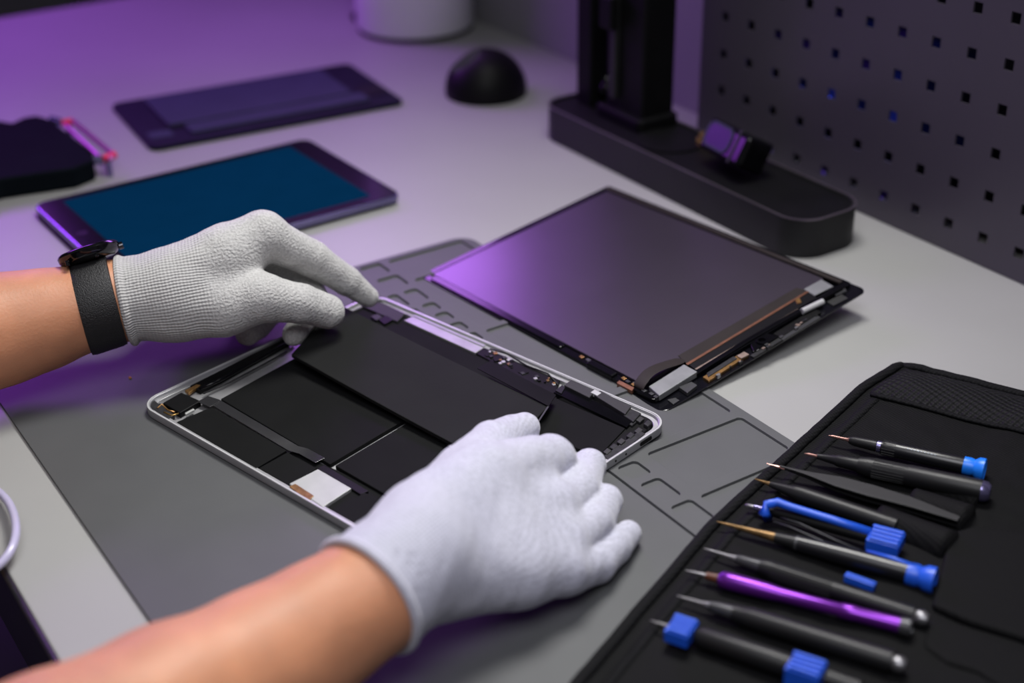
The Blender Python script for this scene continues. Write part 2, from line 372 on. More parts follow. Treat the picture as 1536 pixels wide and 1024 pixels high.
# far long side: tray bar, boards, clips
qpart('silver_tray', tb, [(606,480),(622,473),(727,520),(713,529)], .2, .40, 'aluin', .04, label='pale silver tray bar')
qpart('tray_lip', tb, [(619,473),(626,469),(731,514),(726,520)], .2, .47, 'alu', .02)
qpart('flex_board', tb, [(713,529),(729,517),(840,570),(832,592)], .12, .36, 'blk', .04)
rr = random.Random(3)
for k in range(26):
    u = rr.random(); v = rr.random()
    x = 722+u*108; y = 524+u*50+v*12-4
    w = rr.uniform(2, 6)
    qpart('board_component', tb, [(x, y), (x+w, y-w*.3), (x+w*1.5, y+w*.25), (x+w*.5, y+w*.5)], .3, .40+rr.random()*.08, rr.choice(['dk', 'gold', 'dk', 'aluin', 'blk', 'bronze']), .01)
cable('cable', [(735,523),(760,530),(790,548),(822,560),(838,578)], .45, .05, 'dk')
qpart('side_clip', tb, [(846,577),(857,569),(893,586),(884,596)], .12, .72, 'blkm', .05)
qpart('side_clip', tb, [(891,592),(900,585),(947,609),(938,621)], .12, .72, 'blkm', .05)
qpart('foam_block', tb, [(935,622),(946,612),(962,619),(950,632)], .12, .62, 'dk', .06)
qpart('inner_wall', tb, [(830,588),(848,578),(950,630),(940,640)], .12, .5, 'blkg', .03)
qpart('steel_tab', tb, [(886,588),(892,584),(902,589),(896,593)], .5, .74, 'alub', .01)
qpart('steel_tab', tb, [(833,585),(843,577),(848,580),(842,590)], .4, .58, 'clear', .01)
for k, (x, y) in enumerate([(948,633),(960,628),(972,634),(958,645),(946,652),(932,661),(921,669),(911,676)]):
    w = 7
    qpart('foam_pad', tb, [(x-w, y+1), (x, y-w*.75), (x+w, y-1), (x, y+w*.7)], .2, .48+.04*(k % 3), ['dk', 'blkm'][k % 2], .06)
qpart('port_plate', tb, [(906,683),(960,645),(968,650),(914,690)], .2, .46, 'dk', .03)
for x, y in ((930,694),(946,684)):
    F = TF; q = TF.inverted() @ at(x, y, MTOP+.33)
    fin('case_screw', lathe(NB(), TF @ Vector((TW-.02, q.y, .33)), TF @ Vector((TW+.06, q.y, .33)), [(0, .07), (.05, .07)], 12), 'blk', o_wall)
q = (TF.inverted() @ at(975, 664, MTOP+.33)).y
fin('port_slot', prism(NB(), rrect(-.6, -.14, .6, .14, .13, 4), 0, .05, TF @ Matrix.Translation((TW-.02, q, .33)) @ Matrix.Rotation(PI/2, 4, 'Y') @ Matrix.Rotation(PI/2, 4, 'Z')), 'blk', o_wall)

# ------------------------------------------------------------------ lifted battery slab
def patch(bm, A, B, Cc, D, th, n=12, sag=0.):
    A, B, Cc, D = map(Vector, (A, B, Cc, D)); g = {}
    for s in range(n+1):
        for t in range(5):
            u, v = s/n, t/4
            p = (A*(1-u)+D*u)*(1-v)+(B*(1-u)+Cc*u)*v
            p.z += -sag*math.sin(PI*u)
            g[s, t, 1] = bm.verts.new(p); g[s, t, 0] = bm.verts.new(p-Vector((0, 0, th)))
    for s in range(n):
        for t in range(4):
            bm.faces.new([g[s,t,1], g[s+1,t,1], g[s+1,t+1,1], g[s,t+1,1]]); bm.faces.new([g[s,t,0], g[s,t+1,0], g[s+1,t+1,0], g[s+1,t,0]])
    for s in range(n):
        for t in (0, 4): bm.faces.new([g[s,t,0], g[s+1,t,0], g[s+1,t,1], g[s,t,1]])
    for t in range(4):
        for s in (0, n): bm.faces.new([g[s,t,0], g[s,t,1], g[s,t+1,1], g[s,t+1,0]])
    return bm
SA, SB, SC, SD = at(437,531,1.75), at(505,454,2.35), at(822,609,1.45), at(740,697,1.2)
sl = thing('battery_slab', 'long flat black battery slab being lifted out of the tablet by both gloved hands', 'battery', T(*((SA+SC)/2)))
fin('cell', patch(NB(), SA, SB, SC, SD, .28, sag=.1), 'slab', sl, bevel=.05)
fin('flex_flap', patch(NB(), at(716,552,1.85), at(735,541,1.62), at(834,592,1.35), at(823,609,1.55), .05), 'blk', sl)
fin('edge_tape', patch(NB(), at(806,632,1.5), at(821,609,1.52), at(824,609,1.52), at(808,633,1.5), .04), 'gun', sl)

# ------------------------------------------------------------------ display assembly, back side up
DM = Matrix(((0.99387226,-0.1105299,0.00103408),(0.11007071,0.98880036,-0.10078828),(0.01011762,0.1002845,0.99490736))).to_4x4()
DF = Matrix.Translation((-90.645, 49.648, -.2)) @ DM
ds = thing('display_assembly', 'detached tablet display lying back side up, purple sheen on its metal backing', 'tablet display', DF)
fin('cover_glass', prism(NB(), rrect(0, 0, 27.8, 21.2, .7, 8), -.12, 0), 'lcdglass', ds, local=True, bevel=.04)
fin('bezel_frame', framering(NB(), rrect(.35, .35, 26.6, 20.9, .3, 4), rrect(.95, .95, 26.0, 20.4, .25, 4), 0, .3), 'blkg', ds, local=True, bevel=.05)
lp = [onp(DF, *q, .28) for q in ((646,415),(907,294),(1226,420),(948,588))]
lx1 = max(p[0] for p in lp)
fin('metal_backing', prism(NB(), rrect(1.0, 1.25, 24.6, 20.1, .15, 3), 0, .28), 'lcd', ds, local=True, bevel=.04)
fin('edge_rail', prism(NB(), rrect(1.6, .5, 17.0, 1.15, .15, 3), .2, .42), 'blkg', ds, local=True, bevel=.06)
fin('edge_rail', prism(NB(), rrect(.6, 20.2, 26.0, 20.6, .1, 3), .2, .4), 'brownflex', ds, local=True, bevel=.04)
qpart('red_gasket', ds, [(636,424),(645,421),(669,434),(662,440)], 0, .2, 'red', .03)
H1 = .34
qpart('brown_flex', ds, [(1195,431),(1212,436),(1030,545),(1017,533)], .28, H1, 'brownflex', .01)
qpart('black_flex', ds, [(1213,438),(1225,446),(1042,553),(1031,545)], .2, H1-.02, 'blk', .01)
qpart('copper_edge', ds, [(1211,436),(1214,437),(1032,547),(1029,545)], .28, H1+.02, 'copper', .005)
qpart('beige_tape', ds, [(1192,460),(1200,464),(1046,555),(1039,551)], .2, H1-.03, 'beige', .01)
fin('side_rail', strip([(1042,559),(1120,510),(1200,464),(1262,429)], .42, .42, .3, DF), 'blkg', ds, bevel=.06)
# looped flex cable
def loopflex():
    P = [((1026,538),.36),((1008,544),.6),((990,549),.75),((972,558),.85),((963,570),.75),((956,580),.5),((962,586),.25)]
    pts = [DF @ Vector((*onp(DF, *q, h), h)) for q, h in P]
    bm = NB(); L = []; n = len(pts); side0 = (DF.to_3x3() @ Vector((1, 0, 0)))
    for k in range(n):
        s = side0*.52
        up = DF.to_3x3() @ Vector((0, 0, .03))
        L.append([bm.verts.new(pts[k]+a) for a in (s, -s, -s-up, s-up)])
    for k in range(n-1):
        for i in range(4): bm.faces.new((L[k][i], L[k][(i+1) % 4], L[k+1][(i+1) % 4], L[k+1][i]))
    bm.faces.new(L[0]); bm.faces.new(L[-1][::-1]); return bm
o = fin('looped_flex', loopflex(), 'brownflex', ds)
sb = o.modifiers.new('sub', 'SUBSURF'); sb.levels = 2; sb.render_levels = 2
for p_ in o.data.edges: pass
qpart('silver_box', ds, [(973,579),(1026,546),(1046,557),(989,593)], .1, .55, 'labelg', .05, label='silver connector box')
qpart('silver_label', ds, [(1206,433),(1232,419),(1250,429),(1222,443)], .28, .36, 'labelg', .02)
fin('steel_tube', tube(NB(), [DF @ Vector((*onp(DF, 1203, 467, .4), .4)), DF @ Vector((*onp(DF, 1234, 452, .4), .4))], .22, 14), 'alub', ds)
qpart('gold_pad', ds, [(1054,565),(1105,533),(1124,531),(1063,571)], 0, .2, 'gold', .02)
qpart('sensor_board', ds, [(1060,559),(1100,534),(1106,537),(1062,565)], 0, .26, 'dk', .02)
qpart('chip', ds, [(1105,533),(1116,527),(1124,531),(1112,537)], .2, .3, 'beige', .02)
qpart('gold_contact', ds, [(1192,449),(1199,446),(1202,453),(1196,455)], .3, .4, 'gold', .01)
qpart('chip', ds, [(1018,580),(1037,572),(1046,577),(1031,589)], 0, .3, 'gun', .03)
qpart('chip', ds, [(1001,599),(1013,596),(1019,600),(1010,606)], 0, .1, 'gun', .02)
qpart('chip', ds, [(1250,439),(1268,432),(1270,436),(1254,443)], 0, .2, 'gun', .02)
qpart('camera_bracket', ds, [(1124,513),(1150,499),(1168,504),(1130,527)], 0, .26, 'blkg', .05)
cp = onp(DF, 1143, 511, .3)
fin('camera_ring', lathe(NB(), DF @ Vector((*cp, .2)), DF @ Vector((*cp, .5)), [(0, .45), (.16, .45), (.18, .42), (.18, .26), (.06, .24)], 24), 'blkg', ds)
fin('edge_board', strip([(1128,534),(1170,508)], .14, .35, .14, DF), 'dk', ds, bevel=.02)
fin('edge_board', strip([(1172,508),(1228,474)], .14, .35, .14, DF), 'gun', ds, bevel=.02)
qpart('side_board', ds, [(1160,500),(1222,462),(1232,468),(1172,505)], 0, .18, 'blk', .03)
qpart('dark_label', ds, [(1240,452),(1262,441),(1272,447),(1250,458)], 0, .1, 'blkm', .02)
fin('side_clip', strip([(883,541),(922,561)], .5, .6, .5, DF), 'blkg', ds, bevel=.1)
qpart('copper_pad', ds, [(925,574),(929,570),(951,581),(948,586)], .05, .34, 'copper', .01)
for k in range(14):
    x = 870+k*8.5+rr.uniform(-2, 2); y = 531+k*4.6
    if 880 < x < 925: continue
    qpart('edge_component', ds, [(x, y+3), (x+4, y+1), (x+9, y+4), (x+4, y+6)], .1, .36+.05*rr.random(), rr.choice(['dk', 'gold', 'gun']), .01)
for k in range(18):
    u = rr.random(); x = 1045+u*180+rr.uniform(0, 6); y = 575-u*108+rr.uniform(-2, 4)
    w = rr.uniform(2, 5)
    qpart('edge_component', ds, [(x, y), (x+w, y-w*.6), (x+w*1.7, y-w*.3), (x+w*.7, y+w*.3)], 0, .2+.12*rr.random(), rr.choice(['dk', 'gun', 'beige', 'steel']), .01)
# small foam rest under the raised far side
wz = (DF @ Vector((14, 19.5, -.12)))
solo('foam_wedge', prism(NB(), [(wz.x-3, wz.y-1), (wz.x+3, wz.y-1), (wz.x+3, wz.y+.5), (wz.x-3, wz.y+.5)], .0, wz.z-.12), 'blkm', 'black foam wedge propping up the far side of the detached display', 'wedge', T(wz.x, wz.y, 0))

# ------------------------------------------------------------------ blue-lit tablet
a_, b_, c_ = at(45,305,1.0), at(462,205,1.0), at(595,290,1.0)
ex = (b_-a_); W2 = ex.length; yaw = math.atan2(ex.y, ex.x)
BF = T(a_.x, a_.y, 0, yaw); D2 = 17.8
t2 = thing('tablet', 'tablet with a dark blue lit screen lying beyond the wristwatch', 'tablet', BF)
fin('body', prism(NB(), rrect(0.15, -D2, W2-.1, 0, 1.2, 8), .3, .92), 'tabedge', t2, local=True, bevel=.16, seg=3)
fin('rear_case', prism(NB(), rrect(.0, -D2+.3, W2-1.2, -.4, 1.2, 8), 0, .32), 'blk', t2, local=True, bevel=.1)
gls = fin('glass', prism(NB(), rrect(.35, -D2+.18, W2-.28, -.18, 1.05, 8), .9, .97), 'blkg', t2, local=True, bevel=.03)
sx = [onp(BF, *q, .98) for q in ((110,292),(432,213),(560,302))]
fin('screen', prism(NB(), [(2.5, -D2+1.3), (W2-2.6, -D2+1.3), (W2-2.6, -1.2), (2.5, -1.2)], .97, .98), 'screen', gls, local=True)
fin('home_button', lathe(NB(), BF @ Vector((1.4, -D2/2, .97)), BF @ Vector((1.4, -D2/2, 1)), [(0, .45), (.02, .45)], 20), 'blk', gls)
# ------------------------------------------------------------------ dark panel with inset
a_, b_ = at(165,155,.5), at(520,92,.5); ex = b_-a_; yaw = math.atan2(ex.y, ex.x); W3 = ex.length
QF = T(a_.x, a_.y, 0, yaw-.02); D3 = 15.2
pn = thing('screen_panel', 'dark violet flat panel with a raised inset lying beyond the blue-lit tablet', 'panel', QF)
fin('frame', prism(NB(), rrect(0, -D3, W3, 0, 1.1, 8), 0, .5), 'panel', pn, local=True, bevel=.12)
fin('inset_plate', prism(NB(), rrect(3.2, -D3+4.6, W3-4.0, -1.3, .25, 3), .5, .85), 'panel2', pn, local=True, bevel=.06)
fin('lower_inset', prism(NB(), rrect(4.6, -D3+1.6, W3-3.2, -D3+4.3, .25, 3), .5, .8), 'panel2', pn, local=True, bevel=.06)
fin('groove_strip', prism(NB(), rrect(2.4, -D3+4.25, W3-2.6, -D3+4.65, .1, 2), .5, .62), 'blk', pn, local=True, bevel=.02)
fin('side_tab', prism(NB(), rrect(W3-3.0, -D3+3.2, W3-.6, -D3+6.5, .2, 3), .5, .6), 'blk', pn, local=True, bevel=.03)
fin('side_tab', prism(NB(), rrect(.7, -D3+2.2, 3.0, -D3+4.2, .2, 3), .5, .58), 'panel2', pn, local=True, bevel=.03)
# ------------------------------------------------------------------ black case with pink clip
HP = 2.0
pp = [at(x, y, HP) for x, y in ((-60,288),(0,268),(110,252),(140,240),(138,225),(95,192),(70,176),(55,172),(35,175),(18,183),(0,180),(-60,184))]
KF = T(pp[3].x, pp[3].y, 0)
ph = thing('folding_case', 'black device case with wavy far edge and pink side frame at the left', 'case', KF)
fin('body', prism(NB(), [(p.x, p.y) for p in pp], 0, HP), 'phone', ph, bevel=.3, seg=3)
fr = [at(x, y, 1.6) for x, y in ((98,184),(108,181),(170,232),(164,240),(142,243))]
fin('pink_frame', tube(NB(), fr[1:4], .26, 10), 'pinkm', ph, smooth=True)
fin('frame_bar', tube(NB(), [at(98,188,1.6), at(150,236,1.6)], .18, 8), 'pinkm', ph)
fin('red_cap', tube(NB(), [at(93,185,1.6), at(108,182,1.6)], .33, 10), 'redm', ph)
fin('red_cap', tube(NB(), [at(155,239,1.6), at(172,232,1.6)], .36, 10), 'redm', ph)
fin('hinge', tube(NB(), [at(76,180,1.6), at(90,184,1.5)], .45, 10), 'tabedge', ph)
fin('hinge', tube(NB(), [at(140,240,1.5), at(156,240,1.4)], .45, 10), 'tabedge', ph)
for p_ in (at(102,186,1.6), at(162,240,1.6)): fin('foot', tube(NB(), [Vector((p_.x, p_.y, 0)), Vector((p_.x, p_.y, 1.5))], .25, 10), 'tabedge', ph)

# ------------------------------------------------------------------ white cylinder, dome
cy = thing('white_canister', 'tall white cylinder at the back of the bench lit lilac on one side', 'canister', T(-151.2, 85.0, 0))
fin('body', lathe(NB(), (-151.2, 85.0, .5), (-151.2, 85.0, 40), [(0, 6.9), (.2, 7.15), (32, 7.15), (33, 6.8), (33.2, 6)], 64), 'white', cy, smooth=True)
fin('base_ring', lathe(NB(), (-151.2, 85.0, 0), (-151.2, 85.0, 40), [(0, 7.0), (.5, 7.0)], 64), 'dk', cy)
solo('power_cable', tube(NB(), [at(532,24,.4), at(545,36,.4), at(560,45,.35), at(585,55,.3), at(612,62,.3)], [.55,.5,.25,.22,.2], 10), 'blk', 'thin black cable curling around the foot of the white cylinder', 'cable', T(*at(560,45,0)), smooth=True)
dc = Vector((-125.1, 78.5, 0))
bm = NB(); R = 4.35
lathe(bm, dc, dc+Vector((0, 0, 1)), [(0, R*.985), (.5, R)] + [(R*.98*math.sin(a)+.5, R*math.cos(a)) for a in [i*PI/2/14 for i in range(1, 15)]], 48)
nn = (Vector((-.55, -.83, 0))*.55 + Vector((.84, -.55, 0))*.05 + Vector((0, 0, 1))*.83).normalized()
r_ = bmesh.ops.bisect_plane(bm, geom=bm.verts[:]+bm.edges[:]+bm.faces[:], plane_co=dc+Vector((0, 0, .4))+nn*3.8, plane_no=nn, clear_outer=True)
ee = [e for e in bm.edges if e.is_boundary]
if ee: bmesh.ops.contextual_create(bm, geom=ee)
dome = thing('dome_speaker', 'small black dome with a slanted face between white cylinder and black stand', 'speaker', T(*dc))
autosmooth(fin('shell', bm, 'blk', dome), 35)
fin('base_disc', lathe(NB(), dc, dc+Vector((0, 0, 1)), [(0, R*.9), (.12, R*.97)], 48), 'blkm', dome)
oo = dc+Vector((0, 0, .4))+nn*3.81
fin('face_disc', lathe(NB(), oo, oo+nn, [(0, 1.95), (.03, 1.9)], 40), 'blkg', dome)

# ------------------------------------------------------------------ black stand
SX0, SX1, SY0, SY1, SH = -111.6, -74.9, 75.9, 83.6, 3.3
st = thing('equipment_stand', 'black machine stand with a long rounded tray base and two upright columns before the pegboard', 'stand', T((SX0+SX1)/2, 81, 0))
oR = rrect(SX0, SY0, SX1, SY1, 2.8, 12); iR = rrect(SX0+.35, SY0+.35, SX1-.35, SY1-.35, 2.3, 12)
autosmooth(fin('base_wall', framering(NB(), oR, iR, 0, SH), 'standb', st))
autosmooth(fin('base_rim', framering(NB(), rrect(SX0+.02, SY0+.02, SX1-.02, SY1-.02, 2.58, 12), rrect(SX0+.2, SY0+.2, SX1-.2, SY1-.2, 2.42, 12), SH-.02, SH+.07), 'standrim', st))
fin('tray_floor', prism(NB(), rrect(SX0+.3, SY0+.3, SX1-.3, SY1-.3, 2.3, 12), .1, SH-.16), 'blk', st)
fin('turntable_ring', lathe(NB(), (-96, 79.8, SH-.16), (-96, 79.8, SH), [(0, 3.1), (.15, 3.1), (.17, 2.6)], 40), 'blk', st)
def colq(name, pxs, d, m, z1=48, bev=.15):
    # rectangular column: bottom-left and bottom-right survey points on tray, depth away
    P = at(pxs[0], pxs[2], SH-.3); Q = at(pxs[1], pxs[2], SH-.3)
    x0, x1 = min(P.x, Q.x), max(P.x, Q.x)
    return P, Q
fin('rear_column', box(NB(), -110.0, -107.7, 79.4, 82.4, SH-.16, 46), 'blk', st, bevel=.2)
fin('guide_panel', box(NB(), -106.9, -106.1, 81.6, 83.0, SH-.16, 46), 'tabedge', st, bevel=.1)
fin('main_column', box(NB(), -105.2, -99.6, 79.4, 83.1, SH-.16, 46), 'blk', st, bevel=.3)
fin('column_rail', box(NB(), -104.0, -103.2, 78.8, 79.4, SH+2, 46), 'blkm', st, bevel=.1)
fin('column_foot', prism(NB(), rrect(-105.9, 78.6, -98.9, 83.3, .6, 5), SH-.16, SH+1.0), 'blk', st, bevel=.2)
fin('knob', lathe(NB(), (-106.8, 80.8, SH+1.2), (-106.8, 80.8, 9), [(0, .9), (.8, .9), (1.0, .7), (1.8, .5)], 24), 'blkg', st, smooth=True)
fin('slide_carriage', box(NB(), -104.6, -102.8, 78.0, 78.9, 12, 15), 'blk', st, bevel=.15)
# camera module resting in the tray
M_ = Matrix.Translation((-87.2, 79.9, SH-.16+2.35)) @ Matrix.Rotation(math.radians(-6), 4, 'Z') @ Matrix.Rotation(math.radians(-28), 4, 'X')
cm = thing('camera_module', 'small violet glossy lens block resting in the tray of the black stand', 'camera', T(-87.2, 79.9, SH-.16))
hsg = fin('housing', box(NB(), -2.9, 2.9, -1.5, 1.5, -1.6, 1.25, M_), 'blkg', cm, bevel=.4, seg=3)
fin('lens_window', prism(NB(), rrect(-2.5, -1.1, .9, 1.0, .8, 8), 1.45, 1.58, M_ @ Matrix.Rotation(math.radians(90), 4, 'X')), 'lens', hsg, bevel=.05)
fin('lens_ring', framering(NB(), rrect(-2.6, -1.2, 1.0, 1.1, .85, 8), rrect(-2.4, -1.0, .8, .9, .7, 8), 1.5, 1.62, M_ @ Matrix.Rotation(math.radians(90), 4, 'X')), 'panel2', hsg, bevel=.03)
fin('end_strap', box(NB(), 1.45, 1.75, -1.58, 1.55, -1.6, 1.33, M_), 'dk', cm, bevel=.05)
pz = Vector((-93.4, 82.0, SH-.16))
solo('brass_fitting', lathe(NB(), pz, pz+Vector((0, 0, 1)), [(0, 1.0), (.5, 1.0), (.6, .8), (1.0, .75), (1.05, .5), (.7, .45)], 28), 'brass', 'small brass ring fitting in the tray beside the violet lens block', 'fitting', T(*pz), smooth=False)

# ------------------------------------------------------------------ pale cable loop at the left edge
lc = [at(-120,690,.4), at(-60,708,.4), at(-12,728,.5), at(16,752,.9), at(27,790,1.3), at(20,825,1.2), at(-4,852,.8), at(-50,880,.45), at(-110,905,.4)]
o = solo('cable_loop', tube(NB(), lc, .27, 12, flat=1.0), 'frost', 'pale lilac cable loop at the left edge of the workbench', 'cable', T(lc[0].x, lc[0].y, 0), smooth=True)
sb = o.modifiers.new('sub', 'SUBSURF'); sb.levels = 2; sb.render_levels = 2
cr = at(195, 566, MTOP+.06)
bm = NB(); bmesh.ops.create_icosphere(bm, subdivisions=2, radius=.1, matrix=Matrix.Translation((cr.x, cr.y, MTOP+.06)) @ Matrix.Diagonal((1.6, 1, .6, 1)))
for v in bm.verts: v.co += Vector((random.uniform(-.02, .02), random.uniform(-.02, .02), 0))
solo('crumb', bm, 'crumb', 'tiny orange crumb on the mat below the wristwatch', 'crumb', T(cr.x, cr.y, MTOP))

# ------------------------------------------------------------------ tool roll
Lb = [Vector((-58.2,69.7)), Vector((-57.3,65.0)), Vector((-56.1,61.4)), Vector((-54.3,56.1)), Vector((-50.9,46.2)), Vector((-44.8,32.8)), Vector((-41.0,25.0))]
cum = [0]
for a, b in zip(Lb, Lb[1:]): cum.append(cum[-1]+(b-a).length)
SL = cum[-1]
def lpos(s):
    for i in range(len(Lb)-1):
        if s <= cum[i+1] or i == len(Lb)-2:
            u = (s-cum[i])/(cum[i+1]-cum[i]); return Lb[i].lerp(Lb[i+1], u)
E1 = Vector((.905, .425))
RT = 30.0
def rp(s, t, extra=0.):
    p = lpos(s) + E1*t
    if s < 3: p += Vector((.30, -.95))*(.0+0.035*t*(1-s/3)*min(1, t/12))*0
    return p
def rh(s, t):
    p = rp(s, t)
    h = .70 + .10*noise.noise(Vector((p.x*.25, p.y*.25, 3))) + .06*noise.noise(Vector((p.x*.9, p.y*.9, 1)))
    e = min(s, t, 99); h -= .28*math.exp(-e/.5)
    h += .10*math.exp(-((t-1.5)/.12)**2)
    if t > 9: h += .18*min(1, (t-9)/1.5)
    return h
rf = T(-50, 48, MTOP)
rl = thing('tool_roll', 'open black nylon tool roll with stitched pockets holding pen-shaped tools', 'tool roll', rf)
def field(s0, s1, t0, t1, hf, ns, nt, base):
    bm = NB(); g = {}
    for i in range(ns+1):
        for j in range(nt+1):
            s = s0+(s1-s0)*i/ns; t = t0+(t1-t0)*j/nt; p = rp(s, t); g[i, j] = bm.verts.new((p.x, p.y, hf(s, t)))
    for i in range(ns):
        for j in range(nt): bm.faces.new((g[i,j], g[i,j+1], g[i+1,j+1], g[i+1,j]))
    lo = {}
    bd = [(i, 0) for i in range(ns+1)]+[(ns, j) for j in range(1, nt+1)]+[(i, nt) for i in range(ns-1, -1, -1)]+[(0, j) for j in range(nt-1, 0, -1)]
    for k in bd: v = g[k]; lo[k] = bm.verts.new((v.co.x, v.co.y, base if v.co.y < 57.4 or base > .3 else .02))
    for a, b in zip(bd, bd[1:]+bd[:1]): bm.faces.new((g[a], g[b], lo[b], lo[a]))
    return bm
fin('backing_cloth', field(0, SL, 0, RT, rh, 150, 110, .27), 'cloth', rl, smooth=True)
def bind(pts, r=.32):
    return tube(NB(), pts, r, 10, flat=.65)
fin('edge_binding', bind([Vector((*rp(s, .1), rh(s, .5)+.06)) for s in [i*SL/60 for i in range(61)]], .36), 'trim', rl, smooth=True)
fin('top_binding', bind([Vector((*rp(0.1, t), rh(.5, t)+.0)) for t in [i*RT/40 for i in range(41)]], .36), 'trim', rl, smooth=True)
def mh(s, t):
    u = (s-.8)/4.6
    return rh(s, t)+.12+.55*math.sin(PI*min(1, max(0, u)))**.7*min(1, t/2.5) + .06*noise.noise(Vector((s, t*.5, 0)))
fin('mesh_pocket', field(.8, 5.4, .9, RT-1, mh, 30, 80, .5), 'meshc', rl, smooth=True)
fin('pocket_seam', bind([Vector((*rp(5.5, t), rh(5.5, t)+.13)) for t in [1+i*(RT-2)/40 for i in range(41)]], .22), 'trim', rl, smooth=True)
fin('stitch_band', field(5.9, SL, 1.15, 1.75, lambda s, t: rh(s, t)+.06, 120, 3, .4), 'trim', rl, smooth=True)
# sleeves that hold tool ends
def sleeve(px0, px1, r0, r1):
    A, B = at(*px0, .9), at(*px1, .9)
    bm = NB(); n = 10; L = []
    d = (B-A).normalized(); s = d.cross(Vector((0, 0, 1))).normalized()
    for k in range(n+1):
        c = A.lerp(B, k/n); r = r0+(r1-r0)*k/n
        L.append([bm.verts.new(Vector((c.x, c.y, .55))+s*r*1.25*math.cos(a)+Vector((0, 0, r*1.15*math.sin(a)+.25*math.sin(a)))) for a in [PI*i/12 for i in range(13)]])
    for k in range(n):
        for i in range(12): bm.faces.new((L[k][i], L[k][i+1], L[k+1][i+1], L[k+1][i]))
    bm.faces.new(L[0]); bm.faces.new(L[-1])
    return bm
for a, b, r0, r1 in (((1368,752),(1452,782),.8,.95), ((1318,776),(1425,822),.75,.95), ((1380,722),(1470,750),.75,.8)):
    fin('pocket_sleeve', sleeve(a, b, r0, r1), 'cloth', rl, smooth=True)
fp = [at(x, y, 1.3) for x, y in ((1425,797),(1462,786),(1560,800),(1640,840),(1600,985),(1536,955),(1455,930),(1398,905))]
fin('pocket_flap', prism(NB(), [(p.x, p.y) for p in fp], .6, 1.3), 'cloth', rl, bevel=.25, seg=3)
fp = [at(x, y, 1.1) for x, y in ((1395,925),(1460,945),(1600,1000),(1560,1060),(1465,1004),(1420,990),(1385,965))]
fin('pocket_flap', prism(NB(), [(p.x, p.y) for p in fp], .6, 1.05), 'cloth', rl, bevel=.25, seg=3)

# ------------------------------------------------------------------ tools
def tool(name, label, cat, A, B, parts, group='pen tools in the black tool roll'):
    """parts: (part name, material, [(distance from tip, radius)...])"""
    mid = (A+B)/2
    t = thing(name, label, cat, T(mid.x, mid.y, .7), None)
    if group: t['group'] = group
    for pn_, m, prof in parts: autosmooth(fin(pn_, lathe(NB(), A, B, prof), m, t), 35)
    return t
def flutes(t, A, B, s0, s1, r, m='pen', n=16, h=.02):
    d = (B-A).normalized(); s = d.cross(Vector((0, 0, 1))).normalized(); v = s.cross(d); bm = NB()
    for i in range(n):
        a = 2*PI*i/n; o = (s*math.cos(a)+v*math.sin(a))*r
        tube(bm, [A+d*s0+o, A+d*s1+o], [h*1.6, h*1.6], 5)
    hp = [c for c in t.children if c.name.split('.')[0] in ('handle', 'barrel')][0]
    fin('grip_ribs', bm, m, hp)
A, B = at(1243,653,1.35), at(1470,703,1.5); Ln = (B-A).length
t = tool('screwdriver', 'black precision screwdriver with a bright blue cap nearest the mesh pocket', 'screwdriver', A, B, [
 ('bit', 'pinks', [(0, .03), (.3, .09), (1.1, .1), (1.3, .16)]), ('collar', 'pen', [(1.3, .2), (1.6, .3), (3.0, .36), (3.05, .3)]),
 ('violet_ring', 'tabedge', [(3.05, .37), (3.3, .37)]), ('handle', 'penk', [(3.3, .42), (3.6, .47), (Ln-1.0, .52), (Ln-.9, .5)]),
 ('cap', 'bluel', [(Ln-.95, .55), (Ln-.6, .56), (Ln-.35, .5), (Ln-.1, .68), (Ln+.25, .70), (Ln+.3, .6), (Ln+.2, .5)])])
flutes(t, A, B, 3.4, 4.2, .46)
d = (B-A).normalized(); up = Vector((0, 0, 1)); sd_ = d.cross(up).normalized(); bm = NB()
for k in range(9):
    q = A+d*(4.9+k*.2)+(up*.86+sd_*.45).normalized()*.487
    tube(bm, [q, q+d*random.uniform(.05, .13)], .022, 5)
fin('marking', bm, 'mark', [c for c in t.children if c.name.split('.')[0] in ('handle', 'barrel')][0])
A, B = at(1207,680,1.3), at(1480,738,1.5); Ln = (B-A).length
t = tool('screwdriver', 'thick black ribbed screwdriver with a bluish glassy end beside the blue-capped one', 'screwdriver', A, B, [
 ('bit', 'pinks', [(0, .03), (.25, .1), (.7, .1), (.8, .14)]), ('collar', 'pen', [(.8, .17), (1.9, .3), (2.0, .36), (3.3, .42)]),
 ('handle', 'pen', [(3.3, .5), (3.9, .6), (6.2, .62), (6.3, .66), (Ln-.3, .68)]), ('end_cap', 'tabedge', [(Ln-.3, .66), (Ln, .62), (Ln+.2, .45), (Ln+.25, .1)])])
flutes(t, A, B, 4.2, 6.1, .6, n=22)
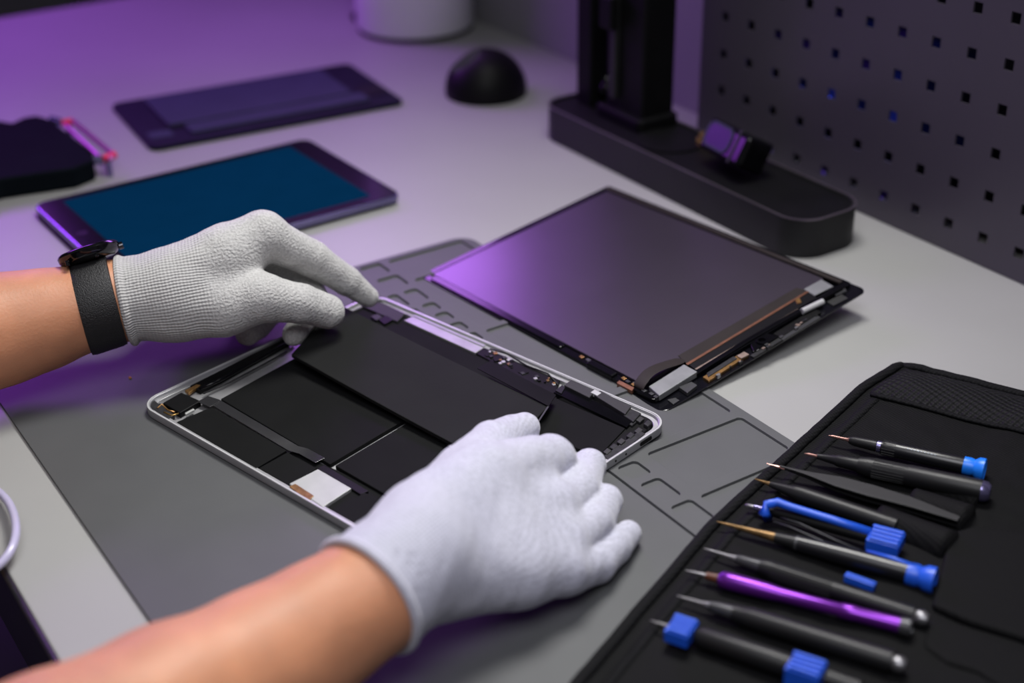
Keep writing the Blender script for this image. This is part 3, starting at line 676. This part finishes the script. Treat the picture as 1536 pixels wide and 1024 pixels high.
# flat tweezers
A, B = at(1150,695,1.3), at(1440,778,1.35); d = (B-A).normalized(); Ln = (B-A).length; s = d.cross(up).normalized()
tw = thing('tweezers', 'matte black flat tweezers with a fine steel tip slipped in a fabric sleeve', 'tweezers', T(*((A+B)/2)))
def blade(off, w, th):
    bm = NB(); L = []
    for f, ww in ((.07, .05), (.15, .10), (.24, .22), (.38, .55), (.55, .62), (.75, .5), (1.0, .55)):
        c = A.lerp(B, f)+up*off*min(1, f*2.2)
        L.append([bm.verts.new(c+s*ww*w+up*q) for q in (0, th)]+[bm.verts.new(c-s*ww*w+up*q) for q in (th, 0)])
    for k in range(len(L)-1):
        for i in range(4): bm.faces.new((L[k][i], L[k][(i+1) % 4], L[k+1][(i+1) % 4], L[k+1][i]))
    bm.faces.new(L[0]); bm.faces.new(L[-1]); return bm
fin('blade', blade(.10, 1.0, .12), 'blkm', tw, bevel=.03); fin('blade', blade(-.28, 1.0, .12), 'blk', tw, bevel=.03)
fin('needle_tip', tube(NB(), [A, A.lerp(B, .1)], [.02, .09], 8), 'pinks', tw)
A, B = at(1132,718,1.2), at(1345,790,1.2); Ln = (B-A).length
t = tool('scriber_pen', 'slim black pen tool tucked into a fabric sleeve above the blue hook clip', 'pen tool', A, B, [
 ('needle', 'bronze', [(0, .03), (.5, .08), (1.0, .14)]), ('nose', 'pen', [(1.0, .16), (2.3, .36), (2.6, .42)]), ('barrel', 'pen', [(2.6, .44), (3.1, .5), (Ln, .52)])])
# blue hook clip tool
A, B = at(1118,757,1.2), at(1325,812,1.4); d = (B-A).normalized(); Ln = (B-A).length; s = d.cross(up).normalized()
t = tool('hook_clip_tool', 'black pen tool with a long bright blue hooked clip', 'pen tool', A, B, [
 ('nib', 'steel', [(0, .04), (.15, .12), (.5, .12), (.55, .16)]), ('blue_sleeve', 'tabedge', [(.55, .17), (1.3, .2)]), ('shaft', 'blk', [(1.3, .22), (2.2, .3), (Ln, .34)])])
hk = [at(1152,776,1.0), at(1146,768,1.5), at(1150,757,1.9), at(1166,753,2.0), at(1185,760,1.9), at(1250,780,1.8), at(1305,798,1.7)]
fin('hook_arm', tube(NB(), hk, [.3,.32,.28,.26,.24,.24,.26], 12), 'blue', t, smooth=True)
def clipblock(P, d, L_, w, h, t, name='clip_block'):
    s = d.cross(Vector((0, 0, 1))).normalized(); v = s.cross(d)
    if v.z < 0: v = -v
    M = Matrix.Identity(4)
    for i in range(3): M[i][0] = d[i]; M[i][1] = s[i]; M[i][2] = v[i]; M[i][3] = P[i]
    bm = NB(); box(bm, -L_/2, L_/2, -w/2, w/2, -h/2, h/2, M)
    for k in range(4): y = -w/2+w*(k+.5)/4; box(bm, -L_/2+.05*k, L_/2-.05, y-w*.08, y+w*.08, h/2, h/2+.16, M)
    return fin(name, bm, 'blue', t, bevel=.05)
clipblock(at(1328,812,1.5), d, 1.8, 1.55, .7, t)
fin('wire', tube(NB(), [at(1160,782,1.2), at(1185,790,1.5), at(1235,812,1.4), at(1300,830,1.1)], .05, 6), 'gun', t, smooth=True)
fin('wire', tube(NB(), [at(1168,775,1.2), at(1200,785,1.6), at(1245,806,1.4), at(1310,834,1.1)], .05, 6), 'gun', t, smooth=True)
# bronze tipped
A, B = at(1075,782,1.15), at(1392,868,1.35); Ln = (B-A).length
t = tool('screwdriver', 'black handled driver with a long bronze tapering shaft and a blue cap', 'screwdriver', A, B, [
 ('shaft', 'bronze', [(0, .03), (.5, .08), (2.2, .18), (3.5, .28)]), ('front_barrel', 'pen', [(3.5, .3), (4.7, .40)]), ('ring', 'gun', [(4.7, .44), (4.85, .44)]),
 ('handle', 'penk', [(4.85, .46), (7.5, .55), (Ln-1.1, .57)]), ('cap', 'blue', [(Ln-1.1, .62), (Ln-.6, .64), (Ln-.4, .56), (Ln-.1, .72), (Ln+.35, .74), (Ln+.4, .6), (Ln+.3, .5)])])
fin('cap_arm', tube(NB(), [at(1300,826,1.75), at(1340,838,1.85), at(1375,852,1.8)], [.08, .14, .2], 10), 'blue', t, smooth=True)
q = at(1290, 872, 1.0); d = (at(1312,880,1)-at(1268,864,1)).normalized()
clipt = NB(); s = d.cross(up).normalized(); M = Matrix.Identity(4)
for i in range(3): M[i][0] = d[i]; M[i][1] = s[i]; M[i][2] = (0, 0, 1)[i]; M[i][3] = q[i]
box(clipt, -.85, .85, -.22, .22, -.25, .2, M); box(clipt, -.8, .8, -.1, .1, .2, .28, M)
solo('plastic_clip', clipt, 'blue', 'small flat bright blue plastic tab between the blue-capped and grey pen tools', 'clip', T(q.x, q.y, .7), bevel=.05)
A, B = at(1055,822,1.15), at(1385,928,1.3); Ln = (B-A).length
t = tool('scriber_pen', 'grey metal pen tool with a round silver end above the purple pen', 'pen tool', A, B, [
 ('needle', 'steel', [(0, .02), (.4, .07), (1.5, .12), (2.0, .2)]), ('ferrule', 'gun', [(2.0, .24), (2.3, .3), (3.4, .36)]), ('barrel', 'pen', [(3.4, .42), (3.9, .5), (Ln-.5, .46)]),
 ('end_ball', 'steel', [(Ln-.5, .3), (Ln-.3, .4), (Ln, .42), (Ln+.25, .3), (Ln+.3, .05)])])
flutes(t, A, B, 4.1, 7.5, .48, n=22)
A, B = at(1028,855,1.15), at(1365,942,1.4); Ln = (B-A).length
t = tool('purple_pen', 'glossy purple metal pen tool with a dark end cap', 'pen tool', A, B, [
 ('needle', 'steel', [(0, .02), (.4, .07), (1.2, .12)]), ('brown_collar', 'brown', [(1.2, .2), (1.9, .26)]),
 ('barrel', 'purple', [(1.9, .3), (2.1, .46), (2.5, .5), (3.2, .5), (4.6, .46), (5.4, .38), (8.5, .36), (8.6, .42), (9.3, .43), (9.4, .4), (Ln-.5, .42)]),
 ('end_cap', 'gun', [(Ln-.5, .46), (Ln, .5), (Ln+.1, .4), (Ln-.1, .36)])])
d = (B-A).normalized(); sd_ = d.cross(up).normalized(); bm = NB()
for k in range(8):
    q = A+d*(3.0+k*.17)+(up*.86+sd_*.3).normalized()*(.485-.006*k)
    tube(bm, [q, q+sd_*.06+d*.04], .02, 5)
fin('marking', bm, 'mark', [c for c in t.children if c.name.split('.')[0] in ('handle', 'barrel')][0])
A, B = at(1015,893,1.2), at(1350,997,1.4); Ln = (B-A).length
t = tool('scriber_pen', 'thick dark grey pen tool with a round silver end below the purple pen', 'pen tool', A, B, [
 ('needle', 'steel', [(0, .02), (.4, .07), (1.4, .12), (1.9, .22)]), ('ferrule', 'gun', [(1.9, .26), (2.4, .34), (3.2, .38)]), ('barrel', 'pen', [(3.2, .44), (4.0, .52), (4.1, .55), (Ln-.4, .58)]),
 ('end_ball', 'steel', [(Ln-.4, .36), (Ln-.2, .44), (Ln+.1, .44), (Ln+.3, .3), (Ln+.35, .05)])])
A, B = at(975,930,1.2), at(1290,1035,1.4); Ln = (B-A).length; d = (B-A).normalized()
t = tool('clip_pen', 'black pen tool with two blue clip blocks at the lower edge of the photo', 'pen tool', A, B, [
 ('needle', 'steel', [(0, .02), (.4, .07), (2.6, .13)]), ('barrel', 'pen', [(2.6, .42), (3.0, .58), (6.8, .62), (Ln, .5)])])
clipblock(at(1022,947,1.45), d, 1.3, 1.5, .7, t); clipblock(at(1208,1012,1.7), d, 1.7, 1.4, 1.2, t)

# ------------------------------------------------------------------ hands: signed distance solids
def sdf_cone(P, a, b, ra, rb):
    a = np.array(a); b = np.array(b); ba = b-a; l2 = ba@ba; pa = P-a
    h = np.clip((pa@ba)/max(l2, 1e-9), 0, 1)
    return np.linalg.norm(pa-h[..., None]*ba, axis=-1)-(ra+(rb-ra)*h)
def smin(a, b, k):
    h = np.clip(.5+.5*(b-a)/k, 0, 1); return b*(1-h)+a*h-k*h*(1-h)
def surface(f, lo, hi, s):
    ax = [np.arange(lo[i], hi[i]+s, s) for i in range(3)]
    P = np.stack(np.meshgrid(*ax, indexing='ij'), -1).astype(np.float32)
    D = f(P); del P
    S = D < 0; n = np.array(D.shape)
    cnt = np.zeros(n-1); acc = np.zeros((*(n-1), 3))
    idx = np.stack(np.meshgrid(*[np.arange(m-1) for m in n], indexing='ij'), -1).astype(float)
    sl_ = lambda o: tuple(slice(o[i], n[i]-1+o[i]) for i in range(3))
    for axis in range(3):
        for u in (0, 1):
            for v in (0, 1):
                o0 = [0, 0, 0]; oth = [i for i in range(3) if i != axis]; o0[oth[0]] = u; o0[oth[1]] = v
                o1 = list(o0); o1[axis] = 1
                d0 = D[sl_(o0)]; d1 = D[sl_(o1)]; m = (d0 < 0) != (d1 < 0)
                t = np.where(m, d0/np.where(m, d0-d1, 1), 0)
                off = np.zeros((*m.shape, 3)); off += np.array(o0); off[..., axis] += t
                acc += np.where(m[..., None], off, 0); cnt += m
    act = cnt > 0; ids = -np.ones(cnt.shape, int); ids[act] = np.arange(act.sum())
    V_ = (idx[act]+acc[act]/cnt[act][:, None])*s+np.array(lo)
    faces = []
    for axis in range(3):
        oth = [i for i in range(3) if i != axis]
        a = [slice(1, n[i]-1) for i in range(3)]; a[axis] = slice(0, n[axis]-1)
        b = list(a); b[axis] = slice(1, n[axis])
        A_ = S[tuple(a)]; B_ = S[tuple(b)]; m = A_ != B_
        w = np.argwhere(m); w[:, oth[0]] += 1; w[:, oth[1]] += 1
        q = []
        for u, v in ((0, 0), (1, 0), (1, 1), (0, 1)):
            z = w.copy(); z[:, oth[0]] -= u; z[:, oth[1]] -= v; q.append(ids[z[:, 0], z[:, 1], z[:, 2]])
        q = np.stack(q, 1); flip = A_[m]
        if axis == 1: flip = ~flip
        q[~flip] = q[~flip][:, ::-1]
        faces.append(q)
    return V_, np.concatenate(faces)
def chain(P, pts, k):
    D = None
    for (a, ra), (b, rb) in zip(pts, pts[1:]):
        d = sdf_cone(P, a, b, ra, rb); D = d if D is None else smin(D, d, k)
    return D
def wp(l): return [(np.array(atd(x, y, t)), r) for x, y, t, r in l]
def hand_mesh(name, palm, fingers, cuffA, cuffB, rin, m, parent, kf=.5, kp=.9, s=.11, rimr=.22):
    palm = [wp(c) for c in palm]; fingers = [wp(c) for c in fingers]
    ca = np.array(cuffA); ax_ = np.array(cuffB)-ca; ax_ /= np.linalg.norm(ax_)      # from rim into the hand
    def f(P):
        D = None
        for c in palm:
            d = chain(P, c, .4); D = d if D is None else smin(D, d, kp)
        R_ = None
        for c in fingers:
            d = smin(D, chain(P, c, .22), kf)
            R_ = d if R_ is None else np.minimum(R_, d)
        h = (P-ca)@ax_
        x, y, z = P[..., 0], P[..., 1], P[..., 2]
        R_ = R_ + .035*np.sin(x*1.9+1.3*np.sin(y*1.1+.5))*np.sin(y*1.7+1.1*np.sin(z*1.4))*np.sin(z*1.6+x*.7) + .012*np.sin(x*4.1+y*2.2)*np.sin(y*3.7-z*3.1)
        R_ = np.maximum(R_, -h)
        rad = np.linalg.norm((P-ca)-h[..., None]*ax_, axis=-1)
        inner = np.maximum(rad-rin, h-3.0)
        R_ = np.maximum(R_, -inner)
        # rolled hem and faint gather rings
        hem = np.sqrt((rad-rin-.2)**2+(h-.12)**2)-rimr
        return smin(R_, hem, .12)
    allp = np.array([p for c in palm+fingers for p, r in c]+[ca]); lo = allp.min(0)-3.6; hi = allp.max(0)+3.6
    V_, Fc = surface(f, lo, hi, s)
    X_ = Vector(ax_); Z_ = Vector((0, 0, 1)); Y_ = Z_.cross(X_).normalized(); Z_ = X_.cross(Y_)
    F = Matrix.Identity(4)
    cz = Vector(ca)
    for i in range(3): F[i][0] = X_[i]; F[i][1] = Y_[i]; F[i][2] = Z_[i]; F[i][3] = cz[i]
    I = np.array(F.inverted()); L_ = (V_@I[:3, :3].T+I[:3, 3])*U
    me = bpy.data.meshes.new(name); me.from_pydata(L_.tolist(), [], Fc.tolist()); me.update()
    me.materials.append(MT[m]); me.polygons.foreach_set('use_smooth', [True]*len(me.polygons))
    o = bpy.data.objects.new(name, me); C.objects.link(o)
    o.parent = parent
    PG = FR[parent.name]; loc = PG.inverted() @ F; G = loc.copy(); G.translation = loc.translation*U; o.matrix_local = G
    sm = o.modifiers.new('relax', 'SMOOTH'); sm.iterations = 5; sm.factor = .5
    FR[o.name] = F
    return o
# forearms (one body mesh)
V3 = lambda *p: np.array(p, float)
armL = wp([(252,441,99.2,2.3),(188,450,98.5,2.62),(143,457,97.9,2.85),(60,480,96.9,3.3),(0,494,96,3.65),(-120,525,93,4.2)]) + [(V3(-89,2,6.5),4.3),(V3(-88,-6,12),4.6),(V3(-87,-22,27),5.4)]
armR = wp([(600,858,72,2.6),(556,892,70.9,2.9),(480,942,69.7,3.15),(400,996,68.3,3.6),(260,1075,65.2,4.15),(80,1172,60.5,4.5)]) + [(V3(-46,-1,6.6),4.4),(V3(-47,-9,13),4.7),(V3(-51,-23,27),5.4)]
torso = [[(V3(-82,-25,27),6.5),(V3(-56,-25,27),6.5)], [(V3(-78,-25,18),9.5),(V3(-60,-25,18),9.5)], [(V3(-76,-26,4),8.5),(V3(-62,-26,4),8.5)], [(V3(-77,-26,-12),9),(V3(-61,-26,-12),9)],
 [(V3(-78,-27,-24),9.5),(V3(-60,-27,-24),9.5)], [(V3(-76,-27,0),8.5),(V3(-77,-27,-22),9.0)], [(V3(-62,-27,0),8.5),(V3(-61,-27,-22),9.0)], [(V3(-69,-25,25),6.5),(V3(-69,-22,37),5.2)]]
def bodyf(P):
    D = None
    for c in torso:
        d = chain(P, c, 1); D = d if D is None else smin(D, d, 4.)
    for a_ in (armL, armR): D = smin(D, chain(P, a_, .8), 1.6)
    # head turned down towards the work, with brow, nose, chin and ears
    H = smin(sdf_cone(P, (-69,-19,47), (-69,-20.5,49), 7.4, 8.4), sdf_cone(P, (-69,-15.5,43), (-69,-17,46), 3.6, 5.6), 2.)
    H = smin(H, sdf_cone(P, (-69,-11.6,47.5), (-69,-9.9,44.9), .9, 1.2), .8)
    H = smin(H, sdf_cone(P, (-71,-10.9,42.2), (-67,-10.9,42.2), .6, .6), .5)
    for sg in (-1, 1):
        H = smin(H, sdf_cone(P, (-69+sg*7.6,-20.5,48), (-69+sg*7.5,-20,45.5), 1.3, .9), .5)
        H = -smin(-H, sdf_cone(P, (-69+sg*3.1,-10.6,48.2), (-69+sg*3.4,-10.6,48.2), 1.3, 1.3), .6)
    return smin(D, H, 2.5)
V_, FF = surface(bodyf, V3(-100,-38,-35), V3(-38,33,61), .5)
BFm = T(-69, -20, -75)
def bodymesh(name, V_, Fq, m, par=None):
    me = bpy.data.meshes.new(name); me.from_pydata(((V_-np.array(BFm.translation))*U).tolist(), [], Fq.tolist()); me.update()
    me.materials.append(MT[m]); me.polygons.foreach_set('use_smooth', [True]*len(me.polygons))
    o = bpy.data.objects.new(name, me); C.objects.link(o)
    if par: o.parent = par
    else: o.location = BFm.translation*U
    FR[name] = BFm
    sm = o.modifiers.new('relax', 'SMOOTH'); sm.iterations = 4; sm.factor = .5
    return o
person = bodymesh('person', V_, FF, 'skin')
person['label'] = 'person reaching in with two bare forearms and knitted grey gloves, lifting a battery slab'; person['category'] = 'person'
def shirtf(P):
    D = None
    for c in torso[:7]:
        d = chain(P, c, 1); D = d if D is None else smin(D, d, 4.)
    for a_ in ([(V3(-88,-8,14),5.2),(V3(-87,-22,27),5.6)], [(V3(-47,-11,15),5.2),(V3(-51,-23,27),5.6)]): D = smin(D, chain(P, a_, .8), 2)
    return np.maximum(D-.55, -(D-.05)) if False else np.maximum(D-.6, P[..., 2]-33+0*D)
V_, Fq = surface(shirtf, V3(-100,-42,-40), V3(-38,4,36), 1.0)
bodymesh('shirt', V_, Fq, 'blkm', person)
def hairf(P):
    return np.maximum(sdf_cone(P, (-69,-20.5,48), (-69,-21.5,50.2), 8.3, 8.9), -sdf_cone(P, (-69,-8,44), (-69,-9,46), 7.5, 7.5))
V_, Fq = surface(hairf, V3(-80,-33,37), V3(-58,-6,62), .7)
bodymesh('hair', V_, Fq, 'brownflex', person)

palmL = [[(186,450,98.5,2.92),(262,441,99,2.95)],
 [(262,430,99,2.7),(340,388,99.5,2.4),(393,352,100,1.72)],
 [(265,432,101,2.6),(388,366,102.5,1.7)],
 [(268,440,102,2.5),(374,386,104.5,1.6)],
 [(262,450,102.5,2.3),(355,410,106,1.5)],
 [(265,455,98.8,2.6),(335,458,98.6,2.1),(392,446,98.5,1.65)]]
fingL = [[(392,446,98.5,1.62),(450,455,99.5,1.36),(491,467,100.9,1.22)],
 [(398,354,100,1.55),(466,387,102,1.30),(520,421,104,1.05),(552,445,105.3,.78)],
 [(400,374,102.5,1.35),(452,407,104.5,1.15),(470,445,104,1.0),(458,478,103,.92),(441,501,101.9,.85)],
 [(380,394,104.5,1.35),(418,430,106,1.05),(408,465,105,.98),(386,489,103.8,.92),(371,500,102.6,.88)],
 [(358,415,106,1.2),(370,440,107.5,.95),(360,465,106,.85)]]
ca, cb = atd(187,451,98.5), atd(262,437,99)
gl = hand_mesh('glove', palmL, fingL, ca, cb, 2.72, 'gloveL', person, s=.12, rimr=.27)
gl['label'] = 'light grey knitted glove on the left hand'
palmR = [[(556,892,70.9,3.2),(625,835,73,3.15)],
 [(640,790,75,2.7),(725,728,78.5,2.35),(800,697,82,1.7)],
 [(655,815,75,2.7),(745,785,77.5,2.2),(828,760,80,1.6)],
 [(660,840,74.5,2.6),(760,825,76.5,2.1),(845,812,78.5,1.5)],
 [(660,862,73.8,2.3),(780,858,75.8,1.9),(843,852,77,1.45)]]
fingR = [[(650,780,75.5,2.2),(700,712,79.5,1.8),(738,666,84,1.35),(768,650,86.6,1.08),(787,641,87.8,.95)],
 [(800,700,82,1.6),(826,690,83.6,1.5),(822,684,86,1.1),(806,675,87.8,.85)],
 [(832,765,80,1.4),(868,734,82.5,1.2),(883,699,86,1.02),(874,700,87.4,.8)],
 [(848,815,78.5,1.35),(890,785,80.6,1.12),(908,752,83,.97),(898,748,84.6,.8)],
 [(846,860,77,1.3),(893,846,79,1.08),(922,821,80.6,.95),(942,800,82,.78)]]
ca, cb = atd(550,896,70.7), atd(625,835,73)
gr = hand_mesh('glove', palmR, fingR, ca, cb, 3.0, 'gloveR', person, kf=.22, kp=1.0, rimr=.25)
gr['label'] = 'pale lilac-grey knitted glove on the right hand'

# ------------------------------------------------------------------ wristwatch
wc = atd(148,456.5,97.95); wa = (atd(188,443,98.5)-atd(100,471,97.6)).normalized()
wn_ = CU*1.0+CW*.02; wn_ = (wn_-wa*wn_.dot(wa)).normalized(); ws = wa.cross(wn_)
WF = Matrix.Identity(4)
for i in range(3): WF[i][0] = wa[i]; WF[i][1] = ws[i]; WF[i][2] = wn_[i]; WF[i][3] = wc[i]
ww = thing('wristwatch', 'black wristwatch with a wide leather strap on the left forearm', 'watch', WF)
bm = NB(); n = 64; RS = 2.93; L = []
for k in range(n):
    a = 2*PI*k/n; L.append([])
    for x, r in ((-1.25, 0), (-1.2, .2), (-.9, .27), (.9, .27), (1.2, .2), (1.25, 0)):
        tilt = x + .25*math.cos(a)
        L[-1].append(bm.verts.new((tilt, math.sin(a)*(RS+r), math.cos(a)*(RS+r))))
for k in range(n):
    for i in range(6): bm.faces.new((L[k][i], L[(k+1) % n][i], L[(k+1) % n][(i+1) % 6], L[k][(i+1) % 6]))
autosmooth(fin('strap', bm, 'strap', ww, local=True), 50)
c0 = WF @ Vector((.5, .3, RS-.02)); up_ = wn_
wcs = autosmooth(fin('watch_case', lathe(NB(), c0, c0+up_, [(0, 1.6), (.12, 1.85), (.35, 2.05), (.7, 2.1), (.85, 2.0), (.93, 1.85), (.93, 1.7)], 48), 'wcase', ww))
autosmooth(fin('crystal', lathe(NB(), c0, c0+up_, [(.9, 1.72), (.97, 1.6), (1.0, .3), (1.0, .02)], 48), 'wglass', wcs))
for sx_ in (-1, 1):
    for q in (-.95, .95):
        fin('lug', box(NB(), q-.14, q+.14, sx_*1.75-.4, sx_*1.75+.4, RS-.05, RS+.35), 'wcase', wcs, local=True, bevel=.08)
fin('crown', lathe(NB(), WF @ Vector((2.5, .3, RS+.4)), WF @ Vector((3.5, .3, RS+.4)), [(0, .25), (.3, .25)], 16), 'wcase', wcs)

# ------------------------------------------------------------------ light
def area(name, loc, target, size, power, col, sy=None, spread=180):
    l = bpy.data.lights.new(name, 'AREA'); l.energy = power; l.color = col; l.size = size*U; l.spread = math.radians(spread)
    if sy: l.shape = 'RECTANGLE'; l.size_y = sy*U
    o = bpy.data.objects.new(name, l); C.objects.link(o); o.location = Vector(loc)*U
    o.rotation_euler = (Vector(target)-Vector(loc)).to_track_quat('-Z', 'Y').to_euler(); return o
area('key_light', (-86, 68, 96), (-64, 38, 0), 40, 3.7, (1, .985, .96), 28, 95)
area('fill_light', (-14, 10, 98), (-50, 36, 0), 58, 3.3, (.95, .95, 1), 58, 120)
area('purple_lamp', (-156, 77, 42), (-92, 52, 0), 24, 1.5, (.55, .20, 1), 14)
area('violet_side_lamp', (-200, 28, 50), (-140, 45, 0), 50, 4.6, (.46, .09, 1), 26)
wd = bpy.data.worlds.new('world'); bpy.context.scene.world = wd; wd.use_nodes = True
wd.node_tree.nodes['Background'].inputs[0].default_value = (.55, .53, .62, 1); wd.node_tree.nodes['Background'].inputs[1].default_value = .12
bpy.context.scene.view_settings.view_transform = 'Standard'
bpy.context.scene.view_settings.look = 'None'
